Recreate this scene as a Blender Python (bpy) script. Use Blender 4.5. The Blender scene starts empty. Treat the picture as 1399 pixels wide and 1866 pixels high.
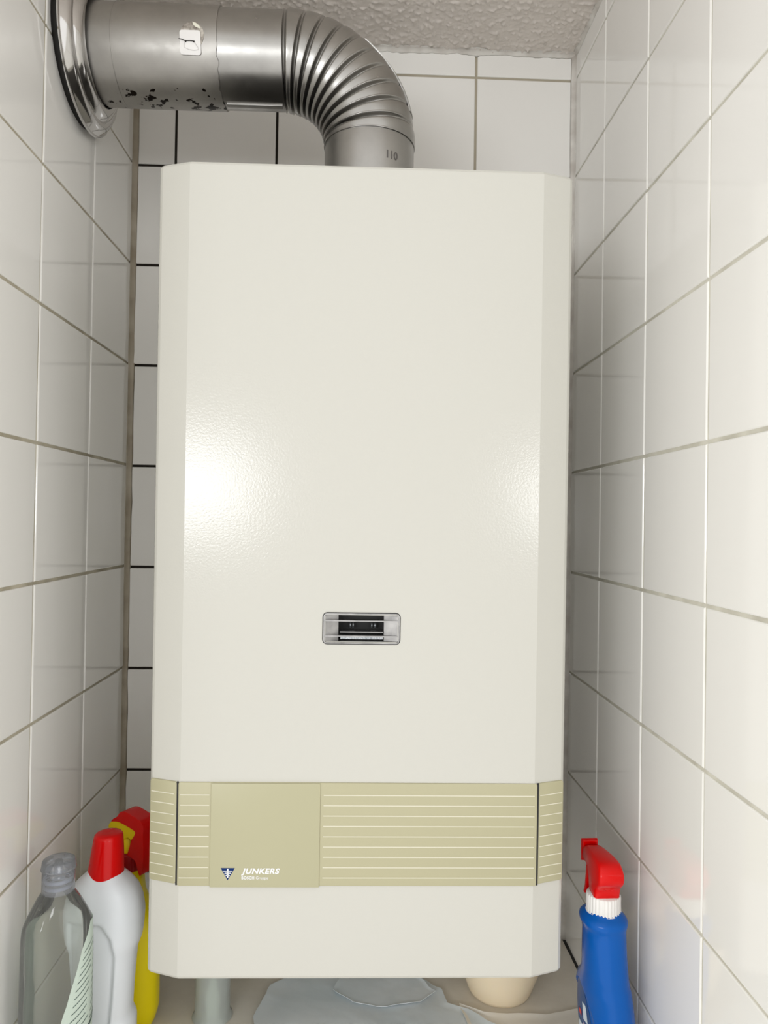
import bpy, bmesh, math, random
import numpy as np
from mathutils import Matrix, Vector, noise

sc = bpy.context.scene
COL = sc.collection
random.seed(7)
rng = np.random.default_rng(7)

# ------------------------------------------------------------------ camera
def rot(a, b, c):
    ca, sa, cb, sb, cc, s_ = math.cos(a), math.sin(a), math.cos(b), math.sin(b), math.cos(c), math.sin(c)
    Rx = np.array([[1, 0, 0], [0, ca, -sa], [0, sa, ca]])
    Ry = np.array([[cb, 0, sb], [0, 1, 0], [-sb, 0, cb]])
    Rz = np.array([[cc, -s_, 0], [s_, cc, 0], [0, 0, 1]])
    return Rz @ Rx @ Ry

cam_data = bpy.data.cameras.new('camera')
cam = bpy.data.objects.new('camera', cam_data)
COL.objects.link(cam)
CR = rot(0.0119, -0.0158, -0.0353)
CP = (0.3478, -1.1135, -0.5328)
M = Matrix.Identity(4)
for r in range(3):
    M[r][0], M[r][1], M[r][2], M[r][3] = CR[r][0], CR[r][2], -CR[r][1], CP[r]
cam.matrix_world = M
cam_data.sensor_fit = 'HORIZONTAL'
cam_data.sensor_width = 36
cam_data.lens = 1333.4 / 1399 * 36
cam_data.clip_start = 0.02
sc.camera = cam

# ------------------------------------------------------------------ light
world = bpy.data.worlds.new('world')
sc.world = world
world.use_nodes = True
bg = world.node_tree.nodes['Background']
bg.inputs[0].default_value = (1.0, 0.985, 0.96, 1)
bg.inputs[1].default_value = 0.90

def window_light(name, loc, target, sx, sy, power, color=(1, 1, 1)):
    d = bpy.data.lights.new(name, 'AREA')
    d.shape = 'RECTANGLE'
    d.size, d.size_y, d.energy, d.color = sx, sy, power, color
    o = bpy.data.objects.new(name, d)
    COL.objects.link(o)
    o.location = loc
    o.rotation_euler = (Vector(target) - Vector(loc)).to_track_quat('-Z', 'Y').to_euler()
    return o

window_light('window_light', (-0.94, -3.0, -0.44), (0.2, 0, -0.4), 1.50, 0.42, 18, (0.96, 0.98, 1.0))
window_light('window_light', (1.36, -3.0, -0.47), (0.35, 0, -0.4), 0.50, 0.32, 4, (0.97, 0.98, 1.0))

vs = sc.view_settings
vs.view_transform = 'Standard'
vs.look = 'None'
vs.exposure = 0.46
vs.gamma = 1
vs.use_curve_mapping = False

# ------------------------------------------------------------------ materials
def mat(name, color, rough=0.5, metal=0.0, **kw):
    m = bpy.data.materials.new(name)
    m.use_nodes = True
    b = m.node_tree.nodes['Principled BSDF']
    b.inputs['Base Color'].default_value = (*color, 1)
    b.inputs['Roughness'].default_value = rough
    b.inputs['Metallic'].default_value = metal
    for k, v in kw.items():
        b.inputs[k.replace('_', ' ')].default_value = v
    return m

def srgb(r, g, b):
    f = lambda c: c / 12.92 if c <= 0.04045 else ((c + 0.055) / 1.055) ** 2.4
    return tuple(f(x / 255) for x in (r, g, b))

def nodes(m):
    nt = m.node_tree
    return nt, nt.nodes['Principled BSDF']

def add_noise(m, scale, detail=3, coord='Object', rough=0.5, stretch=None):
    nt, b = nodes(m)
    tc = nt.nodes.new('ShaderNodeTexCoord')
    n = nt.nodes.new('ShaderNodeTexNoise')
    n.inputs['Scale'].default_value = scale
    n.inputs['Detail'].default_value = detail
    n.inputs['Roughness'].default_value = rough
    out = tc.outputs[coord]
    if stretch:
        mp = nt.nodes.new('ShaderNodeMapping')
        mp.inputs['Scale'].default_value = stretch
        nt.links.new(out, mp.inputs[0])
        out = mp.outputs[0]
    nt.links.new(out, n.inputs['Vector'])
    return n

def ramp(m, src, stops):
    nt, _ = nodes(m)
    r = nt.nodes.new('ShaderNodeValToRGB')
    els = r.color_ramp.elements
    while len(els) < len(stops):
        els.new(0.5)
    for e, (p, c) in zip(els, stops):
        e.position = p
        e.color = (*c, 1) if len(c) == 3 else c
    nt.links.new(src, r.inputs[0])
    return r

def bump(m, src, strength, dist):
    nt, b = nodes(m)
    bp = nt.nodes.new('ShaderNodeBump')
    bp.inputs['Strength'].default_value = strength
    bp.inputs['Distance'].default_value = dist
    nt.links.new(src, bp.inputs['Height'])
    nt.links.new(bp.outputs[0], b.inputs['Normal'])
    return bp

def colour_noise(m, scale, c0, c1, lo=0.35, hi=0.65, **kw):
    n = add_noise(m, scale, **kw)
    r = ramp(m, n.outputs['Fac'], [(lo, c0), (hi, c1)])
    m.node_tree.links.new(r.outputs[0], nodes(m)[1].inputs['Base Color'])
    return n

M_tile = mat('white_glazed_tile', (0.87, 0.857, 0.82), 0.06)
n = add_noise(M_tile, 14, 2)
bump(M_tile, n.outputs['Fac'], 0.03, 0.004)
M_grout = mat('beige_grout', srgb(150, 143, 126), 0.9)
colour_noise(M_grout, 25, srgb(160, 152, 132), srgb(194, 187, 168))
M_grout_r = mat('light_grey_grout', srgb(170, 165, 150), 0.9)
colour_noise(M_grout_r, 25, srgb(186, 182, 168), srgb(214, 211, 198))
# back wall joints: nearly black on the left, fading to grey-brown at the upper right
M_grout_b = mat('graded_dark_grout', srgb(40, 34, 26), 0.95)
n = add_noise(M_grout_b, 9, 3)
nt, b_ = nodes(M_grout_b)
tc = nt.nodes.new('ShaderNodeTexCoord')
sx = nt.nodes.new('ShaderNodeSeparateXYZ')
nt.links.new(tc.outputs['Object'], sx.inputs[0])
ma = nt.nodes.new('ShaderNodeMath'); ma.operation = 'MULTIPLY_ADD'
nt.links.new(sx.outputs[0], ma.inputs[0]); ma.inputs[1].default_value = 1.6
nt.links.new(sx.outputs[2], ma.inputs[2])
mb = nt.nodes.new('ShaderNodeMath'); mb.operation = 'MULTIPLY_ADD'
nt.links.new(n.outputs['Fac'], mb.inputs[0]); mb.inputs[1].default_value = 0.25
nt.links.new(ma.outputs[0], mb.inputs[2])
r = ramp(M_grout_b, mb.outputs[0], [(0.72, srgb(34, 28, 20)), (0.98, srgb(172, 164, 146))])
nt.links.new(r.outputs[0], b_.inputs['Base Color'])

M_silicone = mat('aged_beige_silicone', srgb(168, 158, 140), 0.55)
colour_noise(M_silicone, 18, srgb(150, 139, 120), srgb(182, 173, 156))
M_caulk = mat('white_caulk', srgb(215, 211, 204), 0.7)
colour_noise(M_caulk, 30, srgb(196, 190, 182), srgb(222, 219, 212))
M_ceiling = mat('rough_plaster_paint', srgb(222, 214, 206), 0.42)
n = add_noise(M_ceiling, 160, 3)
bump(M_ceiling, n.outputs['Fac'], 0.5, 0.002)
M_floor = mat('painted_grey_ledge', srgb(160, 155, 145), 0.45)
colour_noise(M_floor, 11, srgb(206, 198, 184), srgb(226, 220, 208), detail=5)
n = add_noise(M_floor, 60, 4)
bump(M_floor, n.outputs['Fac'], 0.12, 0.002)
M_sheet = mat('grey_plastic_film', srgb(158, 165, 168), 0.28)
colour_noise(M_sheet, 9, srgb(208, 218, 222), srgb(226, 231, 233), detail=4)
n = add_noise(M_sheet, 22, 3)
bump(M_sheet, n.outputs['Fac'], 0.25, 0.004)
M_sheet2 = mat('pale_plastic_film', srgb(236, 232, 223), 0.35)
n = add_noise(M_sheet2, 22, 3)
bump(M_sheet2, n.outputs['Fac'], 0.25, 0.004)

M_enamel = mat('cream_enamel', (0.535, 0.525, 0.475), 0.15)
n = add_noise(M_enamel, 420, 2)
bump(M_enamel, n.outputs['Fac'], 0.10, 0.0011)
M_band = mat('olive_beige_plastic', srgb(172, 167, 136), 0.42)
M_band_s = mat('smooth_olive_beige_plastic', srgb(170, 166, 135), 0.34)
M_line = mat('pale_cream_line', srgb(212, 208, 188), 0.5)
M_blue_logo = mat('dark_blue_print', srgb(8, 42, 98), 0.5, Specular_IOR_Level=0.15)
M_white_print = mat('white_print', srgb(226, 226, 226), 0.4)
M_frame = mat('satin_aluminium', (0.36, 0.35, 0.345), 0.42, 1.0)
colour_noise(M_frame, 60, (0.28, 0.275, 0.27), (0.42, 0.41, 0.40))
M_black = mat('black_cavity', (0.008, 0.007, 0.006), 0.6)
M_plate = mat('speckled_zinc_plate', (0.55, 0.58, 0.60), 0.5, 0.8)
colour_noise(M_plate, 700, (0.35, 0.38, 0.40), (0.75, 0.77, 0.78))
M_smoke = mat('grey_burner_fitting', (0.22, 0.23, 0.24), 0.35, 0.7)

def metal(name, base, rough, stain=False):
    m = mat(name, base, rough, 1.0)
    nt, b = nodes(m)
    n = add_noise(m, 16, 5, rough=0.6)
    c0 = tuple(x * 0.80 for x in base)
    r = ramp(m, n.outputs['Fac'], [(0.3, c0), (0.7, base)])
    colour = r.outputs[0]
    n2 = add_noise(m, 90, 4, stretch=(1.0, 1.0, 1.0))
    mr = nt.nodes.new('ShaderNodeMapRange')
    mr.inputs[3].default_value = rough * 0.8
    mr.inputs[4].default_value = rough * 1.25
    nt.links.new(n2.outputs['Fac'], mr.inputs[0])
    nt.links.new(mr.outputs[0], b.inputs['Roughness'])
    if stain:
        # soot that has dripped from the seam along the underside of the pipe
        n3 = add_noise(m, 85, 3)
        tc = nt.nodes.new('ShaderNodeTexCoord')
        s = nt.nodes.new('ShaderNodeSeparateXYZ')
        nt.links.new(tc.outputs['Object'], s.inputs[0])
        under = nt.nodes.new('ShaderNodeMapRange')
        under.inputs[1].default_value = -0.047
        under.inputs[2].default_value = -0.053
        under.inputs[3].default_value = 0.0
        under.inputs[4].default_value = 0.21
        nt.links.new(s.outputs[2], under.inputs[0])
        ad = nt.nodes.new('ShaderNodeMath'); ad.operation = 'ADD'
        nt.links.new(n3.outputs['Fac'], ad.inputs[0]); nt.links.new(under.outputs[0], ad.inputs[1])
        msk = ramp(m, ad.outputs[0], [(0.81, (0, 0, 0)), (0.83, (1, 1, 1))])
        mx = nt.nodes.new('ShaderNodeMix'); mx.data_type = 'RGBA'
        nt.links.new(msk.outputs[0], mx.inputs[0])
        nt.links.new(colour, mx.inputs[6])
        mx.inputs[7].default_value = (0.012, 0.008, 0.006, 1)
        colour = mx.outputs[2]
    nt.links.new(colour, b.inputs['Base Color'])
    bump(m, n2.outputs['Fac'], 0.06, 0.001)
    return m

M_pipe = metal('dull_aluminium', (0.44, 0.425, 0.40), 0.42, True)
M_pipe2 = metal('aluminium_elbow', (0.43, 0.42, 0.40), 0.30)
M_pipe3 = metal('worn_aluminium', (0.45, 0.44, 0.42), 0.36)
M_chrome = mat('polished_chrome', (0.66, 0.65, 0.64), 0.08, 1.0)
n = add_noise(M_chrome, 30, 2)
bump(M_chrome, n.outputs['Fac'], 0.05, 0.003)
M_tag = mat('white_tag', srgb(232, 230, 228), 0.35)
M_wire = mat('dark_wire', (0.03, 0.027, 0.025), 0.5, 0.5)
M_wire2 = mat('thin_grey_wire', (0.45, 0.44, 0.43), 0.4)
M_patch = mat('torn_grey_sticker', srgb(150, 142, 132), 0.7)
colour_noise(M_patch, 150, srgb(120, 112, 104), srgb(196, 190, 180))
M_paper = mat('cream_paper', srgb(226, 224, 208), 0.7)
M_engrave = mat('dark_stamp', (0.16, 0.15, 0.145), 0.5, 0.8)

M_red = mat('glossy_red_plastic', (0.66, 0.0, 0.0), 0.22, Specular_IOR_Level=0.3)
M_red_d = mat('dark_red_plastic', (0.32, 0.0, 0.002), 0.4, Specular_IOR_Level=0.25)
M_yellow = mat('yellow_plastic', (0.86, 0.70, 0.0), 0.34, Specular_IOR_Level=0.3)
M_yellow2 = mat('yellow_trigger_plastic', (0.86, 0.64, 0.0), 0.4, Specular_IOR_Level=0.3)
M_blue = mat('blue_plastic', (0.0, 0.095, 0.41), 0.2, Specular_IOR_Level=0.25)
M_white_p = mat('white_plastic', (0.80, 0.79, 0.76), 0.4)
M_milky = mat('milky_polyethylene', (0.78, 0.81, 0.84), 0.30)
nt, b_ = nodes(M_milky)
b_.inputs['Subsurface Weight'].default_value = 0.25
b_.inputs['Subsurface Radius'].default_value = (0.012, 0.012, 0.012)
M_cream_bowl = mat('cream_plastic', (0.95, 0.80, 0.58), 0.38)
nt, b_ = nodes(M_cream_bowl)
b_.inputs['Subsurface Weight'].default_value = 0.2
b_.inputs['Subsurface Radius'].default_value = (0.01, 0.008, 0.005)
M_label_w = mat('pale_green_label', srgb(198, 212, 200), 0.45)
M_label_ink = mat('dark_green_ink', srgb(45, 70, 66), 0.5)
M_lab_b = mat('deep_blue_label', srgb(26, 72, 128), 0.35)
M_lab_w = mat('label_white', srgb(214, 224, 232), 0.4)
M_lab_p = mat('label_pink', srgb(214, 190, 200), 0.4)

def thin_clear(name, tint, edge, rough=0.06, fac0=0.05):
    """thin transparent plastic: tinted transmission, denser and glossier where the wall turns away"""
    m = bpy.data.materials.new(name)
    m.use_nodes = True
    nt = m.node_tree
    nt.nodes.clear()
    out = nt.nodes.new('ShaderNodeOutputMaterial')
    tr = nt.nodes.new('ShaderNodeBsdfTransparent')
    gl = nt.nodes.new('ShaderNodeBsdfGlossy')
    gl.inputs['Roughness'].default_value = rough
    df = nt.nodes.new('ShaderNodeBsdfDiffuse')
    df.inputs[0].default_value = (*edge, 1)
    lw = nt.nodes.new('ShaderNodeLayerWeight')
    lw.inputs[0].default_value = 0.35
    mixc = nt.nodes.new('ShaderNodeMix'); mixc.data_type = 'RGBA'
    nt.links.new(lw.outputs['Facing'], mixc.inputs[0])
    mixc.inputs[6].default_value = (*tint, 1)
    mixc.inputs[7].default_value = (*[t * e for t, e in zip(tint, edge)], 1)
    nt.links.new(mixc.outputs[2], tr.inputs[0])
    m1 = nt.nodes.new('ShaderNodeMixShader')
    mr = nt.nodes.new('ShaderNodeMapRange')
    mr.inputs[3].default_value = fac0
    mr.inputs[4].default_value = fac0 + 0.22
    nt.links.new(lw.outputs['Facing'], mr.inputs[0])
    nt.links.new(mr.outputs[0], m1.inputs[0])
    nt.links.new(tr.outputs[0], m1.inputs[1])
    nt.links.new(df.outputs[0], m1.inputs[2])
    m2 = nt.nodes.new('ShaderNodeMixShader')
    fr = nt.nodes.new('ShaderNodeFresnel')
    fr.inputs[0].default_value = 1.5
    tc = nt.nodes.new('ShaderNodeTexCoord')
    no = nt.nodes.new('ShaderNodeTexNoise')
    no.inputs['Scale'].default_value = 35
    mp = nt.nodes.new('ShaderNodeMapping')
    mp.inputs['Scale'].default_value = (1, 1, 0.25)
    nt.links.new(tc.outputs['Object'], mp.inputs[0])
    nt.links.new(mp.outputs[0], no.inputs['Vector'])
    bm_ = nt.nodes.new('ShaderNodeBump')
    bm_.inputs['Strength'].default_value = 0.40
    bm_.inputs['Distance'].default_value = 0.006
    nt.links.new(no.outputs['Fac'], bm_.inputs['Height'])
    nt.links.new(bm_.outputs[0], gl.inputs['Normal'])
    nt.links.new(bm_.outputs[0], fr.inputs['Normal'])
    nt.links.new(fr.outputs[0], m2.inputs[0])
    nt.links.new(m1.outputs[0], m2.inputs[1])
    nt.links.new(gl.outputs[0], m2.inputs[2])
    nt.links.new(m2.outputs[0], out.inputs[0])
    return m

M_clear = thin_clear('clear_bottle_plastic', (0.93, 0.95, 0.93), (0.84, 0.87, 0.84), 0.04)
M_clear_cap = thin_clear('frosted_cap_plastic', (0.80, 0.82, 0.86), (0.66, 0.68, 0.72), 0.15, 0.18)
M_clear_tub = thin_clear('greenish_clear_plastic', (0.90, 0.95, 0.91), (0.84, 0.90, 0.85), 0.15, 0.42)
M_thread = mat('grey_thread_plastic', srgb(176, 180, 192), 0.3)

# ------------------------------------------------------------------ mesh helpers
def tag(o, label=None, cat=None, group=None, kind=None):
    if label: o['label'] = label
    if cat: o['category'] = cat
    if group: o['group'] = group
    if kind: o['kind'] = kind
    return o

def empty(name, loc=(0, 0, 0), rz=0.0):
    o = bpy.data.objects.new(name, None)
    o.empty_display_size = 0.02
    o.location = loc
    o.rotation_euler = (0, 0, rz)
    COL.objects.link(o)
    return o

def me_from(name, verts, faces, m, smooth=True):
    me = bpy.data.meshes.new(name)
    me.from_pydata([tuple(map(float, v)) for v in verts], [], faces)
    me.materials.append(m)
    bm = bmesh.new(); bm.from_mesh(me)
    bmesh.ops.recalc_face_normals(bm, faces=bm.faces)
    bm.to_mesh(me); bm.free()
    if smooth:
        me.polygons.foreach_set('use_smooth', [True] * len(me.polygons))
    me.update()
    return me

def link(name, me, parent=None, loc=None):
    o = bpy.data.objects.new(name, me)
    COL.objects.link(o)
    if parent: o.parent = parent
    if loc is not None: o.location = loc
    return o

def obj(name, verts, faces, m, parent=None, smooth=True, loc=None, sharp=None):
    o = link(name, me_from(name, verts, faces, m, smooth), parent, loc)
    if sharp is not None and smooth:
        o.data.set_sharp_from_angle(angle=math.radians(sharp))
    return o

def bevel(o, w, seg=2, angle=30):
    b = o.modifiers.new('bevel', 'BEVEL')
    b.width, b.segments = w, seg
    b.limit_method = 'ANGLE'
    b.angle_limit = math.radians(angle)
    b.harden_normals = True
    return o

def loft_data(rings, cap0=True, cap1=True):
    n = len(rings[0])
    v = [p for r in rings for p in r]
    f = []
    for i in range(len(rings) - 1):
        for j in range(n):
            k = (j + 1) % n
            f.append((i * n + j, i * n + k, (i + 1) * n + k, (i + 1) * n + j))
    if cap0: f.append(tuple(range(n - 1, -1, -1)))
    if cap1: f.append(tuple((len(rings) - 1) * n + j for j in range(n)))
    return v, f

def sring(z, a, b, cx=0, cy=0, n=2.0, seg=64):
    out = []
    for i in range(seg):
        t = 2 * math.pi * i / seg
        c, s = math.cos(t), math.sin(t)
        out.append((cx + a * math.copysign(abs(c) ** (2 / n), c), cy + b * math.copysign(abs(s) ** (2 / n), s), z))
    return out

def interp(keys, z):
    """smooth (Catmull-free, monotone cosine-less) interpolation of rows (z, ...)"""
    ks = np.array(keys, float)
    zs = ks[:, 0]
    return [float(np.interp(z, zs, ks[:, i])) for i in range(1, ks.shape[1])]

def smooth_keys(keys, steps=60, win=3):
    ks = np.array(sorted(keys), float)
    z = np.linspace(ks[0, 0], ks[-1, 0], steps)
    cols = [z]
    for i in range(1, ks.shape[1]):
        c = np.interp(z, ks[:, 0], ks[:, i])
        for _ in range(win):
            d = c.copy()
            d[1:-1] = (c[:-2] + 2 * c[1:-1] + c[2:]) / 4
            c = d
        cols.append(c)
    return np.stack(cols, 1)

def lathe(prof, seg=64, axis='z', cap0=False, cap1=False):
    rings = []
    for r_, h in prof:
        ring = []
        for i in range(seg):
            t = 2 * math.pi * i / seg
            c, s = r_ * math.cos(t), r_ * math.sin(t)
            ring.append((c, s, h) if axis == 'z' else (h, c, s))
        rings.append(ring)
    return loft_data(rings, cap0, cap1)

def box_data(x0, x1, y0, y1, z0, z1):
    v = [(x, y, z) for x in (x0, x1) for y in (y0, y1) for z in (z0, z1)]
    f = [(0, 1, 3, 2), (4, 6, 7, 5), (0, 4, 5, 1), (2, 3, 7, 6), (0, 2, 6, 4), (1, 5, 7, 3)]
    return v, f

def extrude_profile(pts, half, axis_fn=None):
    """closed (u,z) outline made solid: half(u,z) gives half thickness; returns verts in (u, w, z)"""
    n = len(pts)
    v = [(u, -half(u, z), z) for u, z in pts] + [(u, half(u, z), z) for u, z in pts]
    f = [tuple(range(n)), tuple(range(2 * n - 1, n - 1, -1))]
    for i in range(n):
        k = (i + 1) % n
        f.append((i, k, n + k, n + i))
    return v, f

def tube(name, pts, r_, m, parent=None, closed=False):
    cu = bpy.data.curves.new(name, 'CURVE')
    cu.dimensions = '3D'
    cu.bevel_depth = r_
    cu.bevel_resolution = 2
    sp = cu.splines.new('POLY')
    sp.points.add(len(pts) - 1)
    for p, q in zip(sp.points, pts):
        p.co = (*q, 1)
    sp.use_cyclic_u = closed
    tmp = bpy.data.objects.new(name + '_tmp', cu)
    COL.objects.link(tmp)
    dg = bpy.context.evaluated_depsgraph_get()
    me = bpy.data.meshes.new_from_object(tmp.evaluated_get(dg))
    bpy.data.objects.remove(tmp)
    bpy.data.curves.remove(cu)
    me.materials.clear(); me.materials.append(m)
    return link(name, me, parent)

def text_mesh(s, size, shear=0.0, offset=0.0, extrude=0.00015, spacing=1.0, width=None):
    cu = bpy.data.curves.new('lettering', 'FONT')
    cu.body = s
    cu.size = size
    cu.shear = shear
    cu.offset = offset
    cu.extrude = extrude
    cu.space_character = spacing
    tmp = bpy.data.objects.new('lettering_tmp', cu)
    COL.objects.link(tmp)
    dg = bpy.context.evaluated_depsgraph_get()
    me = bpy.data.meshes.new_from_object(tmp.evaluated_get(dg))
    bpy.data.objects.remove(tmp)
    bpy.data.curves.remove(cu)
    xs = [v.co.x for v in me.vertices]
    x0, x1 = min(xs), max(xs)
    k = width / (x1 - x0) if width else 1.0
    for v in me.vertices:
        v.co.x = (v.co.x - x0) * k
    return me

def pillow_profile(pts, half, edge=0.0030):
    """like extrude_profile, with the flat sides rounded over into the rim by true inward offsets"""
    P_ = np.array(pts, float)
    n = len(P_)
    area = 0.5 * sum(P_[i][0] * P_[(i + 1) % n][1] - P_[(i + 1) % n][0] * P_[i][1] for i in range(n))
    nr = []
    for i in range(n):
        a, b, c = P_[i - 1], P_[i], P_[(i + 1) % n]
        t = (b - a) / (np.linalg.norm(b - a) + 1e-9) + (c - b) / (np.linalg.norm(c - b) + 1e-9)
        t /= np.linalg.norm(t) + 1e-9
        nr.append(np.array([-t[1], t[0]]) * (1 if area > 0 else -1))
    rings = []
    for k in range(-5, 6):
        q = abs(k) / 5
        ins = edge * (1 - math.sqrt(max(0.0, 1 - q * q)))
        ring = []
        for i in range(n):
            u, z = P_[i] + nr[i] * ins
            h = half(u, z)
            # flat middle, quarter-round towards each side
            w = (h - edge) + edge * q if k else 0.0
            ring.append((u, math.copysign(w, k) if k else 0.0, z))
        rings.append(ring)
    return loft_data(rings, True, True)

def densify(pts, m_):
    out = []
    for i in range(len(pts)):
        a, b = pts[i], pts[(i + 1) % len(pts)]
        for j in range(m_):
            out.append((a[0] + (b[0] - a[0]) * j / m_, a[1] + (b[1] - a[1]) * j / m_))
    return out

def soften(pts, m_=3, it=2):
    q = np.array(densify(pts, m_))
    for _ in range(it):
        q = 0.25 * np.roll(q, 1, 0) + 0.5 * q + 0.25 * np.roll(q, -1, 0)
    return [tuple(x) for x in q]

# ------------------------------------------------------------------ setting
W = 0.6729          # niche width at the back
P = 0.152           # tile pitch
FL = -1.167         # ledge the bottles stand on
CE = 0.193          # ceiling
DEP = 0.62          # depth of the niche
G = 0.0036          # joint width

tile_cache = {}
def tile_mesh(w, h):
    key = (round(w, 4), round(h, 4))
    if key in tile_cache: return tile_cache[key]
    T = 0.006
    rings = []
    for inset, y in ((0, T), (0, 0.0012), (0.0004, 0.0004), (0.0013, 0.0)):
        a, b = w / 2 - inset, h / 2 - inset
        rings.append([(-a, y, -b), (a, y, -b), (a, y, b), (-a, y, b)])
    v, f = loft_data(rings, False, True)
    me = me_from('tile', v, f, M_tile, smooth=False)
    tile_cache[key] = me
    return me

def spans(joints, lo, hi):
    js = [lo - G / 2 + 0.001] + [j for j in joints if lo + 0.008 < j < hi - 0.008] + [hi + G / 2 - 0.001]
    return [(a + G / 2, b - G / 2) for a, b in zip(js[:-1], js[1:])]

zj = [0.152 - P * k for k in range(0, 12)][::-1]
def tiled_wall(name, length, ujoints, grout, loc, rz, u_lo, u_hi, dz):
    v, f = box_data(u_lo, u_hi, 0.0016, 0.06, FL - 0.05, CE + 0.05)
    w = obj(name, v, f, grout, smooth=False, loc=loc)
    w.rotation_euler = (0, 0, rz)
    tag(w, kind='structure')
    for (u0, u1) in spans(ujoints, u_lo, u_hi):
        for (z0, z1) in spans([z + dz for z in zj], FL, CE):
            t = link('tile', tile_mesh(u1 - u0, z1 - z0), w,
                     ((u0 + u1) / 2, rng.normal(0, 0.00012), (z0 + z1) / 2))
            t.rotation_euler = (rng.normal(0, 0.0013), 0, rng.normal(0, 0.0013))
    return w

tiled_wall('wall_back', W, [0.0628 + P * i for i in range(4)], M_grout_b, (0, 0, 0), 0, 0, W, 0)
tiled_wall('wall_left', DEP, [-(0.1589 + P * i) for i in range(8)][::-1], M_grout, (0, 0, 0), math.pi / 2, -DEP, 0, 0.0016)
tiled_wall('wall_right', DEP, [0.1423 + P * i for i in range(8)], M_grout_r, (W, 0, 0), -math.pi / 2 - 0.0067, 0, DEP, 0.0011)

# ledge
v, f = box_data(-0.02, W + 0.02, -0.47, 0.02, FL - 0.05, FL)
tag(obj('floor', v, f, M_floor, smooth=False), kind='structure')

# ceiling: rough plaster with real lumps where it is in view
def ceiling():
    x = np.arange(-0.01, W + 0.0101, 0.0017)
    y = np.concatenate([np.linspace(-DEP, -0.36, 14), np.arange(-0.355, 0.0101, 0.0017)])
    verts, faces = [], []
    for yy in y:
        for xx in x:
            p = Vector((xx * 150, yy * 150, 0))
            a = noise.noise(p) + 0.5 * noise.noise(p * 2.1 + Vector((9, 3, 1)))
            d = max(0.0, a - 0.08) * 0.0040 + 0.0012 * noise.noise(p * 0.3)
            verts.append((xx, yy, CE - d))
    nx = len(x)
    for i in range(len(y) - 1):
        for j in range(nx - 1):
            k = i * nx + j
            faces.append((k, k + 1, k + nx + 1, k + nx))
    base = len(verts)
    # slab above, so the ceiling has thickness
    v2, f2 = box_data(-0.02, W + 0.02, -DEP, 0.02, CE + 0.004, CE + 0.06)
    verts += v2
    faces += [tuple(base + i for i in q) for q in f2]
    return tag(obj('ceiling', verts, faces, M_ceiling), kind='structure')
ceiling()

# sealant fillets in the corners
def fillet(name, p0, p1, da, db, size, m, wob=0.15, n=60):
    """concave bead along p0-p1 between directions da and db"""
    p0, p1, da, db = map(Vector, (p0, p1, da, db))
    rings = []
    for i in range(n + 1):
        t = i / n
        c = p0.lerp(p1, t)
        s = size * (1 + wob * noise.noise(c * 40) + wob * 0.6 * noise.noise(c * 130))
        ring = [c - (da + db) * 0.001]
        for k in range(6):
            q = k / 5
            a, b = (1 - q) ** 1.7, q ** 1.7
            ring.append(c + da * s * a + db * s * b)
        rings.append([tuple(v) for v in ring])
    v, f = loft_data(rings)
    return tag(obj(name, v, f, m), kind='structure')
X, Y, Z = (1, 0, 0), (0, 1, 0), (0, 0, 1)
nX, nY, nZ = (-1, 0, 0), (0, -1, 0), (0, 0, -1)
fillet('trim_1', (0, 0, FL), (0, 0, CE), X, nY, 0.0075, M_silicone)
fillet('trim_2', (W, 0, FL), (W, 0, CE), nX, nY, 0.0075, M_caulk)
fillet('trim_3', (0, 0, CE), (W, 0, CE), nY, nZ, 0.0075, M_caulk, 0.45, 200)
fillet('trim_4', (W, 0, CE), (W - 0.0067 * DEP, -DEP, CE), nX, nZ, 0.006, M_caulk, 0.45, 200)
fillet('trim_5', (0, 0, CE), (0, -DEP, CE), X, nZ, 0.006, M_caulk, 0.45, 200)
M_dirt = mat('dark_joint_dirt', (0.02, 0.018, 0.015), 0.9)
fillet('trim_6', (W, 0, FL), (W - 0.0067 * DEP, -DEP, FL), nX, Z, 0.0035, M_dirt, 0.3, 120)
fillet('trim_7', (0, 0, FL), (0, -DEP, FL), X, Z, 0.0035, M_dirt, 0.3, 120)

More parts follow.
